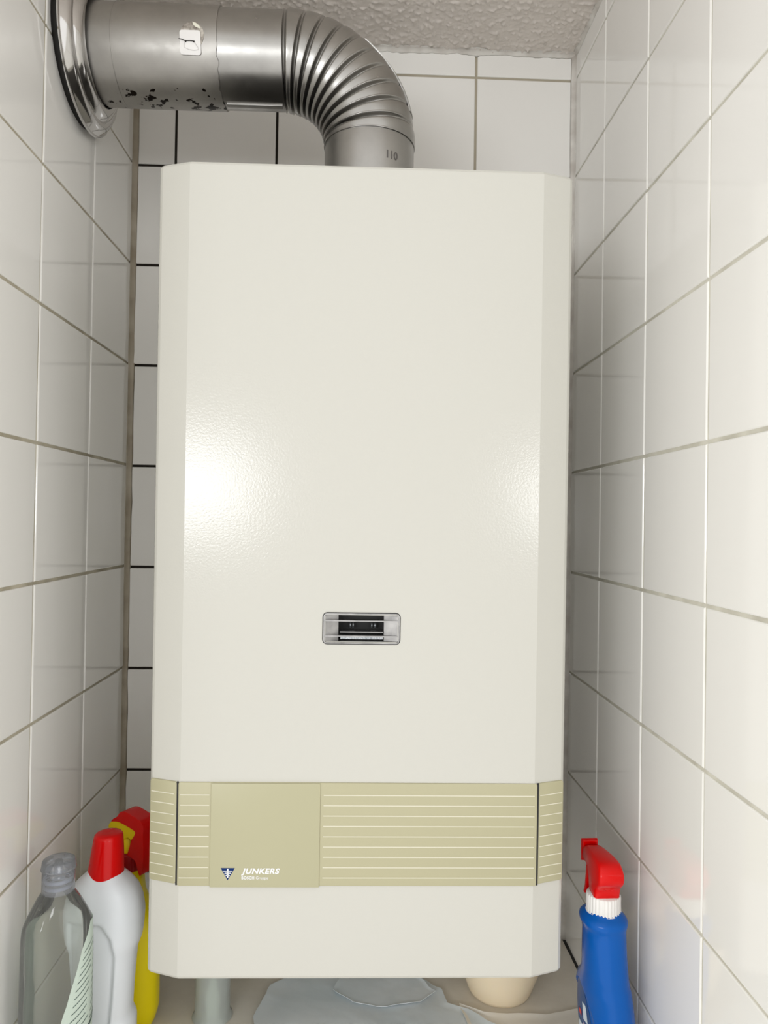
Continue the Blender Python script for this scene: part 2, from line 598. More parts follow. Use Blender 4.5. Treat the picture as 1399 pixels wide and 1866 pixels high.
# ------------------------------------------------------------------ boiler
BW, BH, BD, CW, CD = 0.440, 0.8516, 0.330, 0.0348, 0.0120
boiler = empty('gas_boiler')
boiler.matrix_world = Matrix(np.block([[rot(0.0118, -0.00013, -0.0060), np.array([[0.35278], [-0.35207], [-0.16159]])],
                                       [np.zeros((1, 3)), np.ones((1, 1))]]).tolist())
tag(boiler, 'tall cream enamelled wall-mounted gas boiler with olive beige control band', 'boiler')
HX0, HX1, HZ0, HZ1 = -0.0392, 0.0400, -0.5000, -0.4688
def casing():
    h = BW / 2
    def arc_pts():
        out = [(-h, BD), (-h, CD + 0.004)]
        out += [(-h + 0.0012, CD + 0.0012), (-h + 0.004, CD - 0.0012)]
        out += [(-h + CW, 0.0)]
        return out
    left = arc_pts()
    right = [(-x, y) for x, y in left][::-1]
    plan = left + [(HX0 + 0.0018, 0.0), (HX1 - 0.0018, 0.0)] + right
    zs = [0.0, HZ1, HZ0, -BH]
    n = len(plan)
    # rounded top and bottom edges: extra inset rings
    prof = [(0.0035, 0.0), (0.0010, -0.0010), (0.0, -0.0035), (0, HZ1 - 0.0018), (0, HZ0 + 0.0018), (0, -BH + 0.0035), (0.0010, -BH + 0.0010), (0.0035, -BH)]
    v = []
    for ins, z in prof:
        for x, y in plan:
            sx = (h - ins) / h
            v.append((x * sx if abs(x) > h - CW - 0.001 else x, max(y, 0) + (ins if y < BD - 0.01 else 0), z))
    f = []
    for i in range(len(prof) - 1):
        for j in range(n):
            k = (j + 1) % n
            if i == 3 and abs(plan[j][0] - HX0) < 0.003 and abs(plan[k][0] - HX1) < 0.003:
                continue
            f.append((i * n + j, i * n + k, (i + 1) * n + k, (i + 1) * n + j))
    f.append(tuple(range(n)))
    f.append(tuple((len(prof) - 1) * n + j for j in range(n)))
    o = obj('casing', v, f, M_enamel, boiler, smooth=True, sharp=12)
    return o
casing()
v, f = box_data(-BW / 2 + 0.014, BW / 2 - 0.014, 0.020, BD - 0.008, -0.002, 0.0006)
M_top = mat('dark_sooty_top', (0.035, 0.032, 0.028), 0.6)
obj('top_grille', v, f, M_top, boiler, smooth=False)

def rounded_rect(x0, x1, z0, z1, r_, k=5):
    out = []
    for cx, cz, a0 in ((x1 - r_, z1 - r_, 0), (x0 + r_, z1 - r_, 90), (x0 + r_, z0 + r_, 180), (x1 - r_, z0 + r_, 270)):
        for i in range(k + 1):
            a = math.radians(a0 + 90 * i / k)
            out.append((cx + r_ * math.cos(a), cz + r_ * math.sin(a)))
    return out

def panel(name, x0, x1, z0, z1, r_, proud, m, parent, back=0.002, edge=0.001, xf=None):
    """thin raised plate on the front plane with rounded corners and edge"""
    rings = []
    for ins, y in ((0, back), (0, -proud + edge), (edge * 0.3, -proud + edge * 0.3), (edge, -proud)):
        rings.append([(x, y, z) for x, z in rounded_rect(x0 + ins, x1 - ins, z0 + ins, z1 - ins, max(r_ - ins, 0.0004))])
    v, f = loft_data(rings, True, True)
    if xf: v = [xf(p) for p in v]
    return obj(name, v, f, m, parent, smooth=True, sharp=35)

def strips(name, rows, y, m, parent, xf=None, th=0.0009, d=0.0003):
    for x0, x1, z in rows:
        v, f = box_data(x0, x1, y - d, y + 0.0003, z - th / 2, z + th / 2)
        if xf: v = [xf(p) for p in v]
        obj(name, v, f, m, parent, smooth=False)

# chamfer planes: u runs from the front edge outwards
ca, sa = CW / math.hypot(CW, CD), CD / math.hypot(CW, CD)
def on_chamfer(side):
    def fn(p):
        u, y, z = p
        return (side * (BW / 2 - CW + u * ca + y * -sa * -1 * 0 + (-y) * sa), u * sa + y * ca, z)
    return fn
BT_, BB_ = -0.6456, -0.7528
line_z = [-0.6585 - i * (0.7446 - 0.6585) / 8 for i in range(9)]
for side in (-1, 1):
    p = panel('side_panel', 0.0030, 0.0352, BB_ + 0.0008, BT_ , 0.003, 0.0014, M_band, boiler, xf=on_chamfer(side))
    strips('groove_line', [(0.0062, 0.0335, z) for z in line_z], -0.0014, M_line, p, xf=on_chamfer(side))
door = panel('control_door', -0.1868, 0.1882, BB_ - 0.0006, BT_, 0.0022, 0.0014, M_band, boiler)
strips('groove_line', [(-0.1848, -0.1545, z) for z in line_z] + [(-0.0362, 0.1852, z) for z in line_z], -0.0014, M_line, door)
cover = panel('smooth_cover', -0.1530, -0.0395, BB_ - 0.0014, BT_ - 0.0006, 0.0006, 0.0026, M_band_s, boiler, back=-0.0008, edge=0.0007)
# dark slits either side of the door
for x in (-0.1877, 0.1891):
    v, f = box_data(x - 0.0009, x + 0.0009, -0.0004, 0.0015, BB_, BT_)
    obj('door_gap', v, f, M_black, boiler, smooth=False)

# triangle emblem and lettering on the smooth cover
FY = -0.0027
def flat_poly(polys, y, d=0.0001):
    v, f = [], []
    for pts in polys:
        b = len(v); n = len(pts)
        v += [(x, y, z) for x, z in pts] + [(x, y - d, z) for x, z in pts]
        f.append(tuple(b + i for i in range(n)))
        f.append(tuple(b + n + i for i in range(n)))
        for i in range(n):
            k = (i + 1) % n
            f.append((b + i, b + k, b + n + k, b + n + i))
    return v, f
tx, tz, tw, th = -0.1342, -0.7339, 0.0145, 0.0126
v, f = flat_poly([[(tx - tw / 2, tz), (tx + tw / 2, tz), (tx, tz - th)]], FY)
badge = obj('triangle_badge', v, f, M_blue_logo, boiler, smooth=False)
s = tw
def bar(zc, hw, hh=0.030, drop=0.0):
    return [(tx - hw * s, tz - (zc - hh) * th), (tx + hw * s, tz - (zc - hh) * th),
            (tx + (hw + 0.03) * s, tz - (zc + hh + drop) * th), (tx, tz - (zc + hh) * th), (tx - (hw + 0.03) * s, tz - (zc + hh + drop) * th)]
v, f = flat_poly([[(tx - 0.05 * s, tz - 0.05 * th), (tx + 0.05 * s, tz - 0.05 * th), (tx + 0.07 * s, tz - 0.45 * th),
                   (tx + 0.05 * s, tz - 0.80 * th), (tx - 0.05 * s, tz - 0.80 * th), (tx - 0.07 * s, tz - 0.45 * th)],
                  bar(0.25, 0.29), bar(0.42, 0.205), bar(0.60, 0.135)], FY - 0.0001)
obj('emblem', v, f, M_white_print, badge, smooth=False)
def put_text(name, s_, x0, zb, size, parent, m, **kw):
    me = text_mesh(s_, size, **kw)
    me.materials.clear(); me.materials.append(m)
    for vv in me.vertices:
        x, y, z = vv.co
        vv.co = (x0 + x, FY - z, zb + y)
    return link(name, me, parent)
put_text('lettering', 'JUNKERS', -0.1202, -0.7396, 0.0076, boiler, M_white_print, shear=0.25, spacing=1.10, offset=0.00027, width=0.0398)
put_text('lettering', 'BOSCH', -0.1199, -0.7455, 0.0042, boiler, M_white_print, spacing=1.08, offset=0.00012, width=0.0132)
put_text('lettering', 'Gruppe', -0.1050, -0.7455, 0.0042, boiler, M_white_print, offset=0.0, width=0.0126)

# sight window
sw = empty('sight_window'); sw.parent = boiler
# frame ring: outer lip, rim, funnel sides down to the opening
def frame():
    outer = [rounded_rect(HX0 - 0.0006 + i, HX1 + 0.0006 - i, HZ0 - 0.0006 + i, HZ1 + 0.0006 - i, 0.0042 - i) for i in (0.0, 0.0004, 0.0016, 0.0020)]
    ys = [0.0006, -0.0011, -0.0011, 0.0008]
    rings = [[(x, y, z) for x, z in r_] for r_, y in zip(outer, ys)]
    # funnel: reach the dark opening
    inner = rounded_rect(-0.0240, 0.0240, -0.4985, -0.4705, 0.0006)
    rings.append([(x, 0.007, z) for x, z in inner])
    rings.append([(x, 0.030, z) for x, z in inner])
    v, f = loft_data(rings, False, False)
    return obj('frame', v, f, M_frame, sw, smooth=False)
frame()
# thin black ring standing in for the shaded gap round the frame
gap_rings = [[(x, y, z) for x, z in rounded_rect(HX0 - i, HX1 + i, HZ0 - i, HZ1 + i, 0.0040 + i)] for i, y in ((0.0013, 0.0002), (0.0012, -0.0004), (0.0004, -0.0005), (0.0002, 0.0002))]
v, f = loft_data(gap_rings, False, False)
obj('gap_shade_ring', v, f, M_black, sw, smooth=False)
v, f = box_data(-0.034, 0.034, 0.0295, 0.031, -0.5015, -0.4675)
obj('dark_cavity', v, f, M_black, sw, smooth=False)
for z in (-0.4766, -0.4926):
    v, f = box_data(HX0 + 0.0012, HX1 - 0.0012, -0.0004, 0.0085, z - 0.0006, z + 0.0006)
    obj('slat', v, f, M_frame, sw, smooth=False)
v, f = box_data(-0.0222, 0.0232, 0.006, 0.016, -0.4897, -0.4885)
obj('bright_bar', v, f, M_frame, sw, smooth=False)
v, f = box_data(-0.0218, 0.0232, 0.009, 0.012, -0.4972, -0.4934)
obj('zinc_plate', v, f, M_plate, sw, smooth=False)
for x in (-0.0115, -0.0085, 0.0115, 0.0150):
    v, f = lathe([(0.0001, -0.4875), (0.0011 if x < 0.012 else 0.0016, -0.4872), (0.0011 if x < 0.012 else 0.0016, -0.4820), (0.0001, -0.4815)], 12)
    obj('burner_pin', [(a + x, b + 0.022, c) for a, b, c in v], f, M_smoke, sw)

# ------------------------------------------------------------------ flue
R0 = 0.056
AY, AZ, VX, BR = -0.214, 0.030, 0.3545, 0.105
flue = empty('flue_pipe', (VX, AY, -0.165))
tag(flue, 'grey aluminium flue pipe with ribbed elbow from the left wall down to the boiler', 'pipe')
def fl(o):
    o.parent = flue
    o.location = Vector(o.location) - Vector((VX, AY, -0.165))
    return o
def hpipe(name, x0, x1, r_, m, lip=0.0, jag=0.0, seg=96):
    rings = []
    nx = 14
    for i in range(nx + 1):
        x = x0 + (x1 - x0) * i / nx
        ring = []
        for k in range(seg):
            t = 2 * math.pi * k / seg
            dx = 0
            if jag and i == nx:
                dx = jag * noise.noise(Vector((t * 6, 3, 0))) * (1 if math.sin(t) < -0.2 else 0.15)
            ring.append((x + dx, r_ * math.cos(t), r_ * math.sin(t)))
        rings.append(ring)
    # turned-in end
    rings.append([(p[0], p[1] * (r_ - 0.0012) / r_, p[2] * (r_ - 0.0012) / r_) for p in rings[-1]])
    v, f = loft_data(rings, True, True)
    o = obj(name, v, f, m, None, True, sharp=40)
    o.location = (0, AY, AZ)
    return fl(o)
hpipe('horizontal_pipe', -0.03, 0.1752, R0, M_pipe, jag=0.005)
# raised seam ring near the wall
v, f = lathe([(R0 - 0.001, 0.0535), (R0 + 0.0004, 0.0538), (R0 + 0.0004, 0.0546), (R0 - 0.001, 0.0549)], 96, 'x')
o = obj('seam_ring', v, f, M_pipe); o.location = (0, AY, AZ); fl(o)
hpipe('elbow_inlet', 0.150, 0.2500, R0 - 0.0018, M_pipe2)
# folded seam along the underside of the inlet
v, f = box_data(0.1785, 0.2475, -0.0035, 0.0035, -R0 - 0.0006, -R0 + 0.003)
o = obj('folded_seam', v, f, M_pipe2, None, False); o.location = (0, AY, AZ); bevel(o, 0.0008); fl(o)

def elbow():
    nseg, sub, seg = 10, 28, 96
    cx, cz = VX - BR, AZ - BR
    rings = []
    total = nseg * sub
    for i in range(total + 1):
        t = i / total
        ang = math.pi / 2 * t
        ph = (t * nseg) % 1.0
        if i == total: ph = 1.0
        ring = []
        for k in range(seg):
            a = 2 * math.pi * k / seg           # a=0 outer side, pi inner side
            inner = 0.5 - 0.5 * math.cos(a)     # 0 outer .. 1 inner
            side = 1 - 0.85 * max(0.0, math.cos(a)) ** 2
            # sharp rim at the start of a gore, deep fold right after it, then a smooth belly
            d_rim = 0.0010 * side * (math.exp(-((ph - 0.0) / 0.04) ** 2) + math.exp(-((ph - 1.0) / 0.04) ** 2))
            wd = 0.072 + 0.085 * inner
            d_fold = -0.0080 * side * (0.50 + 0.60 * inner) * math.exp(-((ph - 0.03 - 1.15 * wd) / wd) ** 2)
            d_belly = 0.0008 * math.sin(math.pi * ph) * (1 - inner)
            r_ = R0 - 0.0002 + d_rim + d_fold + d_belly
            if i == 0 or i == total: r_ = R0 - 0.0005
            rad = BR + r_ * math.cos(a)
            ring.append((cx + rad * math.sin(ang), AY + r_ * math.sin(a), cz + rad * math.cos(ang)))
        rings.append(ring)
    v, f = loft_data(rings, True, True)
    return fl(obj('ribbed_elbow', v, f, M_pipe2, None, True))
elbow()
# upright piece entering the boiler
v, f = lathe([(R0 - 0.0015, -0.1620), (R0 - 0.0010, -0.070), (R0 - 0.002, -0.066)], 96, 'z', True, True)
o = obj('upright_pipe', v, f, M_pipe3, None, True, sharp=40); o.location = (VX, AY, 0); fl(o)
# stamped 110
me = text_mesh('110', 0.0125, width=0.0150, extrude=0.0001, offset=0.0003, spacing=1.0)
me.materials.clear(); me.materials.append(M_engrave)
for vv in me.vertices:
    x, y, z = vv.co
    a = math.radians(21.5) + x / R0
    rr = R0 - 0.0010 + z
    vv.co = (VX + rr * math.sin(a), AY - rr * math.cos(a), -0.1085 + y)
fl(link('stamped_number', me))
# inspection flap on the outer bend
def flap():
    cx, cz = VX - BR, AZ - BR
    outer, inner_ = [], []
    na, nb = 18, 10
    grid = {}
    v, f = [], []
    for lay, dr in ((0, 0.0016), (1, 0.0002)):
        for i in range(na + 1):
            ang = math.radians(38 + 38 * i / na)
            for k in range(nb + 1):
                a = math.radians(-22 + 66 * k / nb)
                r_ = R0 + dr + 0.0022 * (1 - ((k - nb / 2) / (nb / 2)) ** 2) * math.sin(math.pi * i / na) * (1 - lay)
                rad = BR + r_ * math.cos(a)
                grid[lay, i, k] = len(v)
                v.append((cx + rad * math.sin(ang), AY + r_ * math.sin(a), cz + rad * math.cos(ang)))
    for lay in (0, 1):
        for i in range(na):
            for k in range(nb):
                f.append((grid[lay, i, k], grid[lay, i + 1, k], grid[lay, i + 1, k + 1], grid[lay, i, k + 1]))
    for i in range(na):
        for k in (0, nb):
            f.append((grid[0, i, k], grid[0, i + 1, k], grid[1, i + 1, k], grid[1, i, k]))
    for k in range(nb):
        for i in (0, na):
            f.append((grid[0, i, k], grid[0, i, k + 1], grid[1, i, k + 1], grid[1, i, k]))
    o = fl(obj('cleaning_flap', v, f, M_pipe3, None, True, sharp=50))
    ang, a, r_ = math.radians(52), math.radians(18), R0 + 0.0045
    rad = BR + r_ * math.cos(a)
    c = Vector((cx + rad * math.sin(ang), AY + r_ * math.sin(a), cz + rad * math.cos(ang)))
    v, f = lathe([(0.0001, -0.003), (0.0042, -0.003), (0.0046, 0.001), (0.003, 0.0035), (0.0001, 0.004)], 20)
    q = Vector((math.sin(ang), 0.3, math.cos(ang))).to_track_quat('Z', 'Y')
    kn = obj('knob', [tuple(q @ Vector(p) + c - Vector((VX, AY, -0.165))) for p in v], f, M_wire, o)
flap()

# tag on the horizontal pipe
def on_pipe(x, deg, dr=0.0):
    a = math.radians(deg)
    return (x, AY - (R0 + dr) * math.cos(a), AZ + (R0 + dr) * math.sin(a))
def curved_patch(name, outline, dr, th, m):
    """outline in (x, degrees) wrapped on the pipe, triangulated as a fan of rings"""
    cxm = sum(p[0] for p in outline) / len(outline); cdm = sum(p[1] for p in outline) / len(outline)
    v, f = [], []
    n = len(outline)
    ks = (1.0, 0.66, 0.33)
    for lay in (dr + th, dr):
        for k in ks:
            for x, d in outline:
                v.append(on_pipe(cxm + (x - cxm) * k, cdm + (d - cdm) * k, lay))
        v.append(on_pipe(cxm, cdm, lay))
    L = 3 * n + 1
    for lay in (0, 1):
        b = lay * L
        for q in range(2):
            for i in range(n):
                k = (i + 1) % n
                f.append((b + q * n + i, b + q * n + k, b + (q + 1) * n + k, b + (q + 1) * n + i))
        for i in range(n):
            f.append((b + 2 * n + i, b + 2 * n + (i + 1) % n, b + 3 * n))
    for i in range(n):
        k = (i + 1) % n
        f.append((i, k, L + k, L + i))
    return fl(obj(name, v, f, m, None, True, sharp=50))
deg = math.degrees(1 / R0)
circ = [(0.1478 + 0.0135 * math.cos(t), (-0.0065 + 0.0150 * math.sin(t)) * deg) for t in np.linspace(0, 2 * math.pi, 40, endpoint=False)]
curved_patch('torn_sticker', circ, 0.0002, 0.0003, M_patch)
curved_patch('paper_scrap', [(0.1480, 8.2), (0.1520, 7.0), (0.1560, 3.5), (0.1578, 0.5), (0.1560, 0.3), (0.1515, 2.2), (0.1490, 4.6)], 0.0006, 0.0003, M_paper)
rr = rounded_rect(0.1338, 0.1575, -28.0 / deg, -2.7 / deg, 0.0030, 5)
tagp = curved_patch('square_tag', [(x, z * deg) for x, z in rr], 0.0012, 0.0008, M_tag)
def fl_tube(name, pts, r_, m):
    o = tube(name, pts, r_, m)
    fl(o)
    return o
fl_tube('seal_wire', [on_pipe(x, d, 0.0026) for x, d in ((0.1330, -12.3), (0.1365, -12.9), (0.1405, -14.4), (0.1450, -14.2), (0.1500, -14.4))], 0.00042, M_wire)
fl_tube('wire_loop', [on_pipe(x, d, 0.0024) for x, d in ((0.1400, -14.8), (0.1388, -18.5), (0.1395, -21.0), (0.1440, -22.8), (0.1500, -23.5), (0.1548, -22.6), (0.1552, -21.3), (0.1530, -18.5), (0.1505, -15.0))], 0.00014, M_wire2)
for x, d in ((0.1408, -14.8), (0.1502, -14.9)):
    v, f = lathe([(0.00005, -0.0009), (0.0009, -0.0005), (0.0009, 0.0005), (0.00005, 0.0009)], 12)
    c = on_pipe(x, d, 0.0028)
    fl(obj('wire_crimp', [(p[0] + c[0], p[1] + c[1], p[2] + c[2]) for p in v], f, M_wire))
# wall rosette
ros = [(0.0905, 0.0060), (0.0922, 0.0066), (0.0922, 0.0078), (0.0905, 0.0088), (0.0895, 0.0086), (0.0885, 0.0096), (0.0850, 0.0150), (0.0810, 0.0178),
       (0.0775, 0.0186), (0.0755, 0.0182), (0.0742, 0.0172), (0.0730, 0.0186), (0.0700, 0.0222), (0.0650, 0.0250), (0.0610, 0.0258), (0.0590, 0.0250),
       (0.0585, 0.0200), (0.0590, 0.0120), (0.0640, 0.0100), (0.0860, 0.0070)]
v, f = lathe(ros + [ros[0]], 128, 'x')
o = obj('wall_rosette', v, f, M_chrome, None, True, sharp=48)
o.location = (0.003, AY - 0.003, AZ)
tag(o, 'shiny chrome rosette ring around the flue pipe where it meets the left wall', 'rosette')
# ring closing the wall hole, coloured black as the shadow behind the rosette
v, f = lathe([(0.0595, -0.003), (0.084, -0.003), (0.084, 0.0060), (0.0595, 0.0085), (0.0595, -0.003)], 64, 'x')
o2 = obj('gap_shadow_ring', v, f, M_black, o)

# ------------------------------------------------------------------ bottles
def ringset(keys, n=2.4, seg=64, steps=60, win=2):
    rows = smooth_keys(keys, steps, win)
    return [sring(r_[0], r_[1], r_[2], r_[3] if len(r_) > 3 else 0, r_[4] if len(r_) > 4 else 0, r_[5] if len(r_) > 5 else n, seg) for r_ in rows]

def ribbed(r_, z0, z1, ribs, depth, cap=True, flare=0.0, seg_per=6):
    seg = ribs * seg_per
    rings = []
    for z, k, amp in ((z0, 1.0 + flare, 0), (z0 + 0.0012, 1.0 + flare, 0), (z0 + 0.0016, 1.0, 1), (z1 - 0.0012, 0.985, 1), (z1, 0.955, 0.2)):
        rings.append([(r_ * k * (1 + amp * depth * math.cos(ribs * 2 * math.pi * i / seg)) * math.cos(2 * math.pi * i / seg),
                       r_ * k * (1 + amp * depth * math.cos(ribs * 2 * math.pi * i / seg)) * math.sin(2 * math.pi * i / seg), z) for i in range(seg)])
    return loft_data(rings, True, cap)

# --- white bottle with the red cap
wb = empty('bleach_bottle', (0.066, -0.262, FL), 0.0)
tag(wb, 'milky white plastic bottle with plain red cap and grip recess, at left', 'bottle')
zb = -FL
keys = [(0.000, 0.034, 0.024), (0.004, 0.0375, 0.0275), (0.06, 0.0375, 0.0285), (0.066, 0.0375, 0.0285), (0.073, 0.0330, 0.0275), (0.10, 0.0340, 0.0280), (0.127, 0.0360, 0.0285),
        (0.143, 0.0372, 0.029), (0.155, 0.0420, 0.030), (0.170, 0.0440, 0.030), (0.186, 0.0448, 0.0300), (0.200, 0.0425, 0.029), (0.212, 0.0375, 0.027), (0.221, 0.0295, 0.0235), (0.228, 0.0205, 0.0185), (0.236, 0.0165, 0.0165)]
seg = 128
rows = smooth_keys(keys, 130, 3)
rings = []
def sstep(a, b, x):
    t = min(1, max(0, (x - a) / (b - a)))
    return t * t * (3 - 2 * t)
for z, a, b in rows:
    n_ = 2.3
    ring = []
    for i in range(seg):
        t = 2 * math.pi * i / seg
        c, s_ = math.cos(t), math.sin(t)
        x, y = a * math.copysign(abs(c) ** (2 / n_), c), b * math.copysign(abs(s_) ** (2 / n_), s_)
        # grip recess pressed into the front and the back
        edge = np.interp(z, [0.02, 0.06, 0.10, 0.145, 0.165, 0.182], [0.012, 0.014, 0.017, 0.019, 0.015, 0.004])
        k = sstep(edge + 0.0028, edge - 0.0028, x) * sstep(0.185, 0.178, z) * sstep(0.010, 0.020, z) * sstep(-0.035, -0.030, x)
        y -= math.copysign(0.0055 * k, y) if abs(y) > 0.008 else 0
        ring.append((x, y, z))
    rings.append(ring)
v, f = loft_data(rings)
obj('body', v, f, M_milky, wb)
capk = [(0.0193, 0.2255), (0.0200, 0.2262), (0.0200, 0.2275), (0.0195, 0.234), (0.0174, 0.257), (0.0160, 0.2685), (0.0153, 0.2708), (0.0137, 0.2724), (0.0100, 0.2733), (0.0060, 0.2735), (0.0001, 0.2730)]
v, f = lathe(capk, 64, 'z', True)
v = [(x + 0.055 * (z - 0.2255) + 0.0005, y, z) for x, y, z in v]
obj('red_cap', v, f, M_red, wb, sharp=60)

# --- clear bottle
cb = empty('clear_bottle', (0.0440, -0.340, FL), math.radians(40))
tag(cb, 'clear transparent plastic bottle with frosted flip-top cap, against the left tiles', 'bottle')
keys = [(0.0, 0.030, 0.020), (0.004, 0.0335, 0.0240), (0.02, 0.0350, 0.0252), (0.09, 0.0352, 0.0250), (0.15, 0.0350, 0.0248), (0.203, 0.0345, 0.0245), (0.214, 0.0335, 0.0240), (0.226, 0.0275, 0.0215), (0.238, 0.0210, 0.0185), (0.2455, 0.0160, 0.0160), (0.249, 0.0135, 0.0135), (0.262, 0.0130, 0.0130)]
rings = ringset(keys, 2.5, 72, 90, 2)
v, f = loft_data(rings, True, False)
cbody = obj('body', v, f, M_clear, cb)
# label wrapped on the right side with a curved left edge
lab_rows = 40
def lab_pt(u, z, dr=0.0003):
    a, b = interp(keys, z)
    t0 = math.radians(np.interp(z, [0.0, 0.05, 0.10, 0.15, 0.19, 0.215], [-113, -109, -100, -85, -65, -38]))
    t1 = math.radians(24)
    t = t0 + (t1 - t0) * u
    c, s_ = math.cos(t), math.sin(t)
    x, y = a * math.copysign(abs(c) ** 0.8, c), b * math.copysign(abs(s_) ** 0.8, s_)
    l = math.hypot(x / a / a, y / b / b)
    return (x + dr * x / a / a / l, y + dr * y / b / b / l, z)
v, f = [], []
nu = 24
for i in range(lab_rows + 1):
    z = 0.012 + (0.213 - 0.012) * i / lab_rows
    for k in range(nu + 1):
        v.append(lab_pt(k / nu, z))
for i in range(lab_rows):
    for k in range(nu):
        q = i * (nu + 1) + k
        f.append((q, q + 1, q + nu + 2, q + nu + 1))
lab = obj('label', v, f, M_label_w, cb)
def lab_strips(segs, th):
    v, f = [], []
    for (u0, z0, u1, z1) in segs:
        n = 8
        b = len(v)
        for i in range(n + 1):
            u, z = u0 + (u1 - u0) * i / n, z0 + (z1 - z0) * i / n
            z = min(max(z, 0.014), 0.210)
            v.append(lab_pt(u, z - th / 2, 0.0006)); v.append(lab_pt(u, z + th / 2, 0.0006))
        for i in range(n):
            f.append((b + 2 * i, b + 2 * i + 1, b + 2 * i + 3, b + 2 * i + 2))
    return v, f
segs = []
for i in range(25):
    z0 = 0.012 + i * 0.0072
    if abs(z0 - 0.063) < 0.004 or abs(z0 - 0.098) < 0.004: continue
    for a, b in ((0.08, 0.30 + 0.1 * random.random()), (0.44, 0.62 + 0.30 * random.random())):
        segs.append((a, z0, b, z0 + 0.040 * (b - a)))
v, f = lab_strips(segs, 0.0009)
tag(obj('fine_print', v, f, M_label_ink, lab), kind='stuff')
v, f = lab_strips([(0.0, 0.058, 0.85, 0.092), (0.0, 0.090, 0.85, 0.124)], 0.0026)
obj('dark_stripe', v, f, M_label_ink, lab)
# cap
cc = empty('cap', (0, 0, 0)); cc.parent = cb
v, f = lathe([(0.0155, 0.2465), (0.0162, 0.2470), (0.0160, 0.2690), (0.0155, 0.2695)], 48)
obj('sleeve', v, f, M_clear_cap, cc)
for z in (0.2525, 0.2590):
    v, f = lathe([(0.0132, z - 0.002), (0.0146, z - 0.0014), (0.0146, z + 0.0014), (0.0132, z + 0.002)], 40)
    obj('thread', v, f, M_thread, cc)
v, f = lathe([(0.0130, 0.2690), (0.0169, 0.2693), (0.0174, 0.2702), (0.0170, 0.2712), (0.0163, 0.2765), (0.0156, 0.2782), (0.0145, 0.2788), (0.0070, 0.2790), (0.0001, 0.2792)], 48)
obj('flip_lid', v, f, M_clear_cap, cc)
v, f = lathe([(0.0042, 0.2640), (0.0042, 0.2775), (0.0001, 0.2778)], 24)
obj('spout', v, f, M_clear_cap, cc)

# --- yellow trigger bottle
yb = empty('yellow_spray_bottle', (0.067, -0.180, FL), 0.0)
tag(yb, 'yellow plastic bottle with red and yellow trigger head, half behind the boiler', 'bottle')
keys = [(0.0, 0.031, 0.020), (0.005, 0.0360, 0.0245), (0.022, 0.0405, 0.0265), (0.10, 0.0405, 0.0265), (0.125, 0.0395, 0.026), (0.140, 0.0345, 0.0245), (0.152, 0.0270, 0.0225), (0.165, 0.0210, 0.0205), (0.180, 0.0195, 0.0195), (0.189, 0.0190, 0.0188), (0.1935, 0.0150, 0.0150), (0.200, 0.0135, 0.0135)]
v, f = loft_data(ringset(keys, 2.6, 64, 80, 2))
obj('body', v, f, M_yellow, yb)
v, f = ribbed(0.0170, 0.1950, 0.2160, 28, 0.012)
obj('collar', v, f, M_red_d, yb)
yh = empty('trigger_head'); yh.parent = yb
YD = Vector((-0.85, 0.53, 0)).normalized()
YN = Vector((-YD.y, YD.x, 0))
def to_head(v, D, N, dz=0.0, c=(0, 0, 0)):
    return [tuple(D * u + N * w + Vector((c[0], c[1], z + dz))) for u, w, z in v]
z0 = -FL
red = [(0.0235, -0.9172), (0.0180, -0.9120), (0.0110, -0.9085), (0.0068, -0.9030), (0.0030, -0.9000), (-0.0051, -0.8985), (-0.0200, -0.9015), (-0.0330, -0.9050), (-0.0370, -0.9120), (-0.0360, -0.9230),
       (-0.0375, -0.9400), (-0.0370, -0.9580), (-0.0345, -0.9690), (-0.0315, -0.9715), (-0.0285, -0.9660), (-0.0240, -0.9540), (-0.0120, -0.9520), (-0.0090, -0.9510), (-0.0135, -0.9400), (-0.0150, -0.9330), (-0.0210, -0.9250), (-0.0237, -0.9188), (0.0068, -0.9134), (0.0224, -0.9175)]
v, f = extrude_profile(soften(red, 3, 1), lambda u, z: 0.0105 - 0.002 * sstep(0.0, 0.024, u))
o = obj('red_shell', to_head(v, YD, YN, z0), f, M_red, yh, True)
bevel(o, 0.0016, 3, 55)
yel = [(0.0225, -0.9172), (0.0068, -0.9132), (-0.0237, -0.9186), (-0.0212, -0.9250), (-0.0150, -0.9322), (-0.0090, -0.9303), (-0.0035, -0.9335), (0.0013, -0.9397), (0.0039, -0.9471), (0.0068, -0.9482), (0.0090, -0.9470), (0.0092, -0.9407), (0.0150, -0.9355), (0.0221, -0.9299), (0.0262, -0.9268), (0.0270, -0.9235), (0.0255, -0.9200)]
v, f = extrude_profile(yel, lambda u, z: 0.0098)
o = obj('yellow_trigger', to_head(v, YD, YN, z0), f, M_yellow2, yh, True)
bevel(o, 0.0015, 2, 40)
v, f = lathe([(0.0095, 0.214), (0.0095, 0.238), (0.0001, 0.239)], 32)
obj('stem', v, f, M_yellow2, yh)

# --- blue spray bottle
bb = empty('blue_spray_bottle', (0.6235, -0.315, FL), 0.0)
tag(bb, 'blue plastic spray bottle with white collar and red trigger head, beside the right tiles', 'bottle')
F = Vector((-0.14, 0.99, 0)).normalized()      # nozzle direction, away from the viewer
S = Vector((F.y, -F.x, 0))                      # its right-hand side
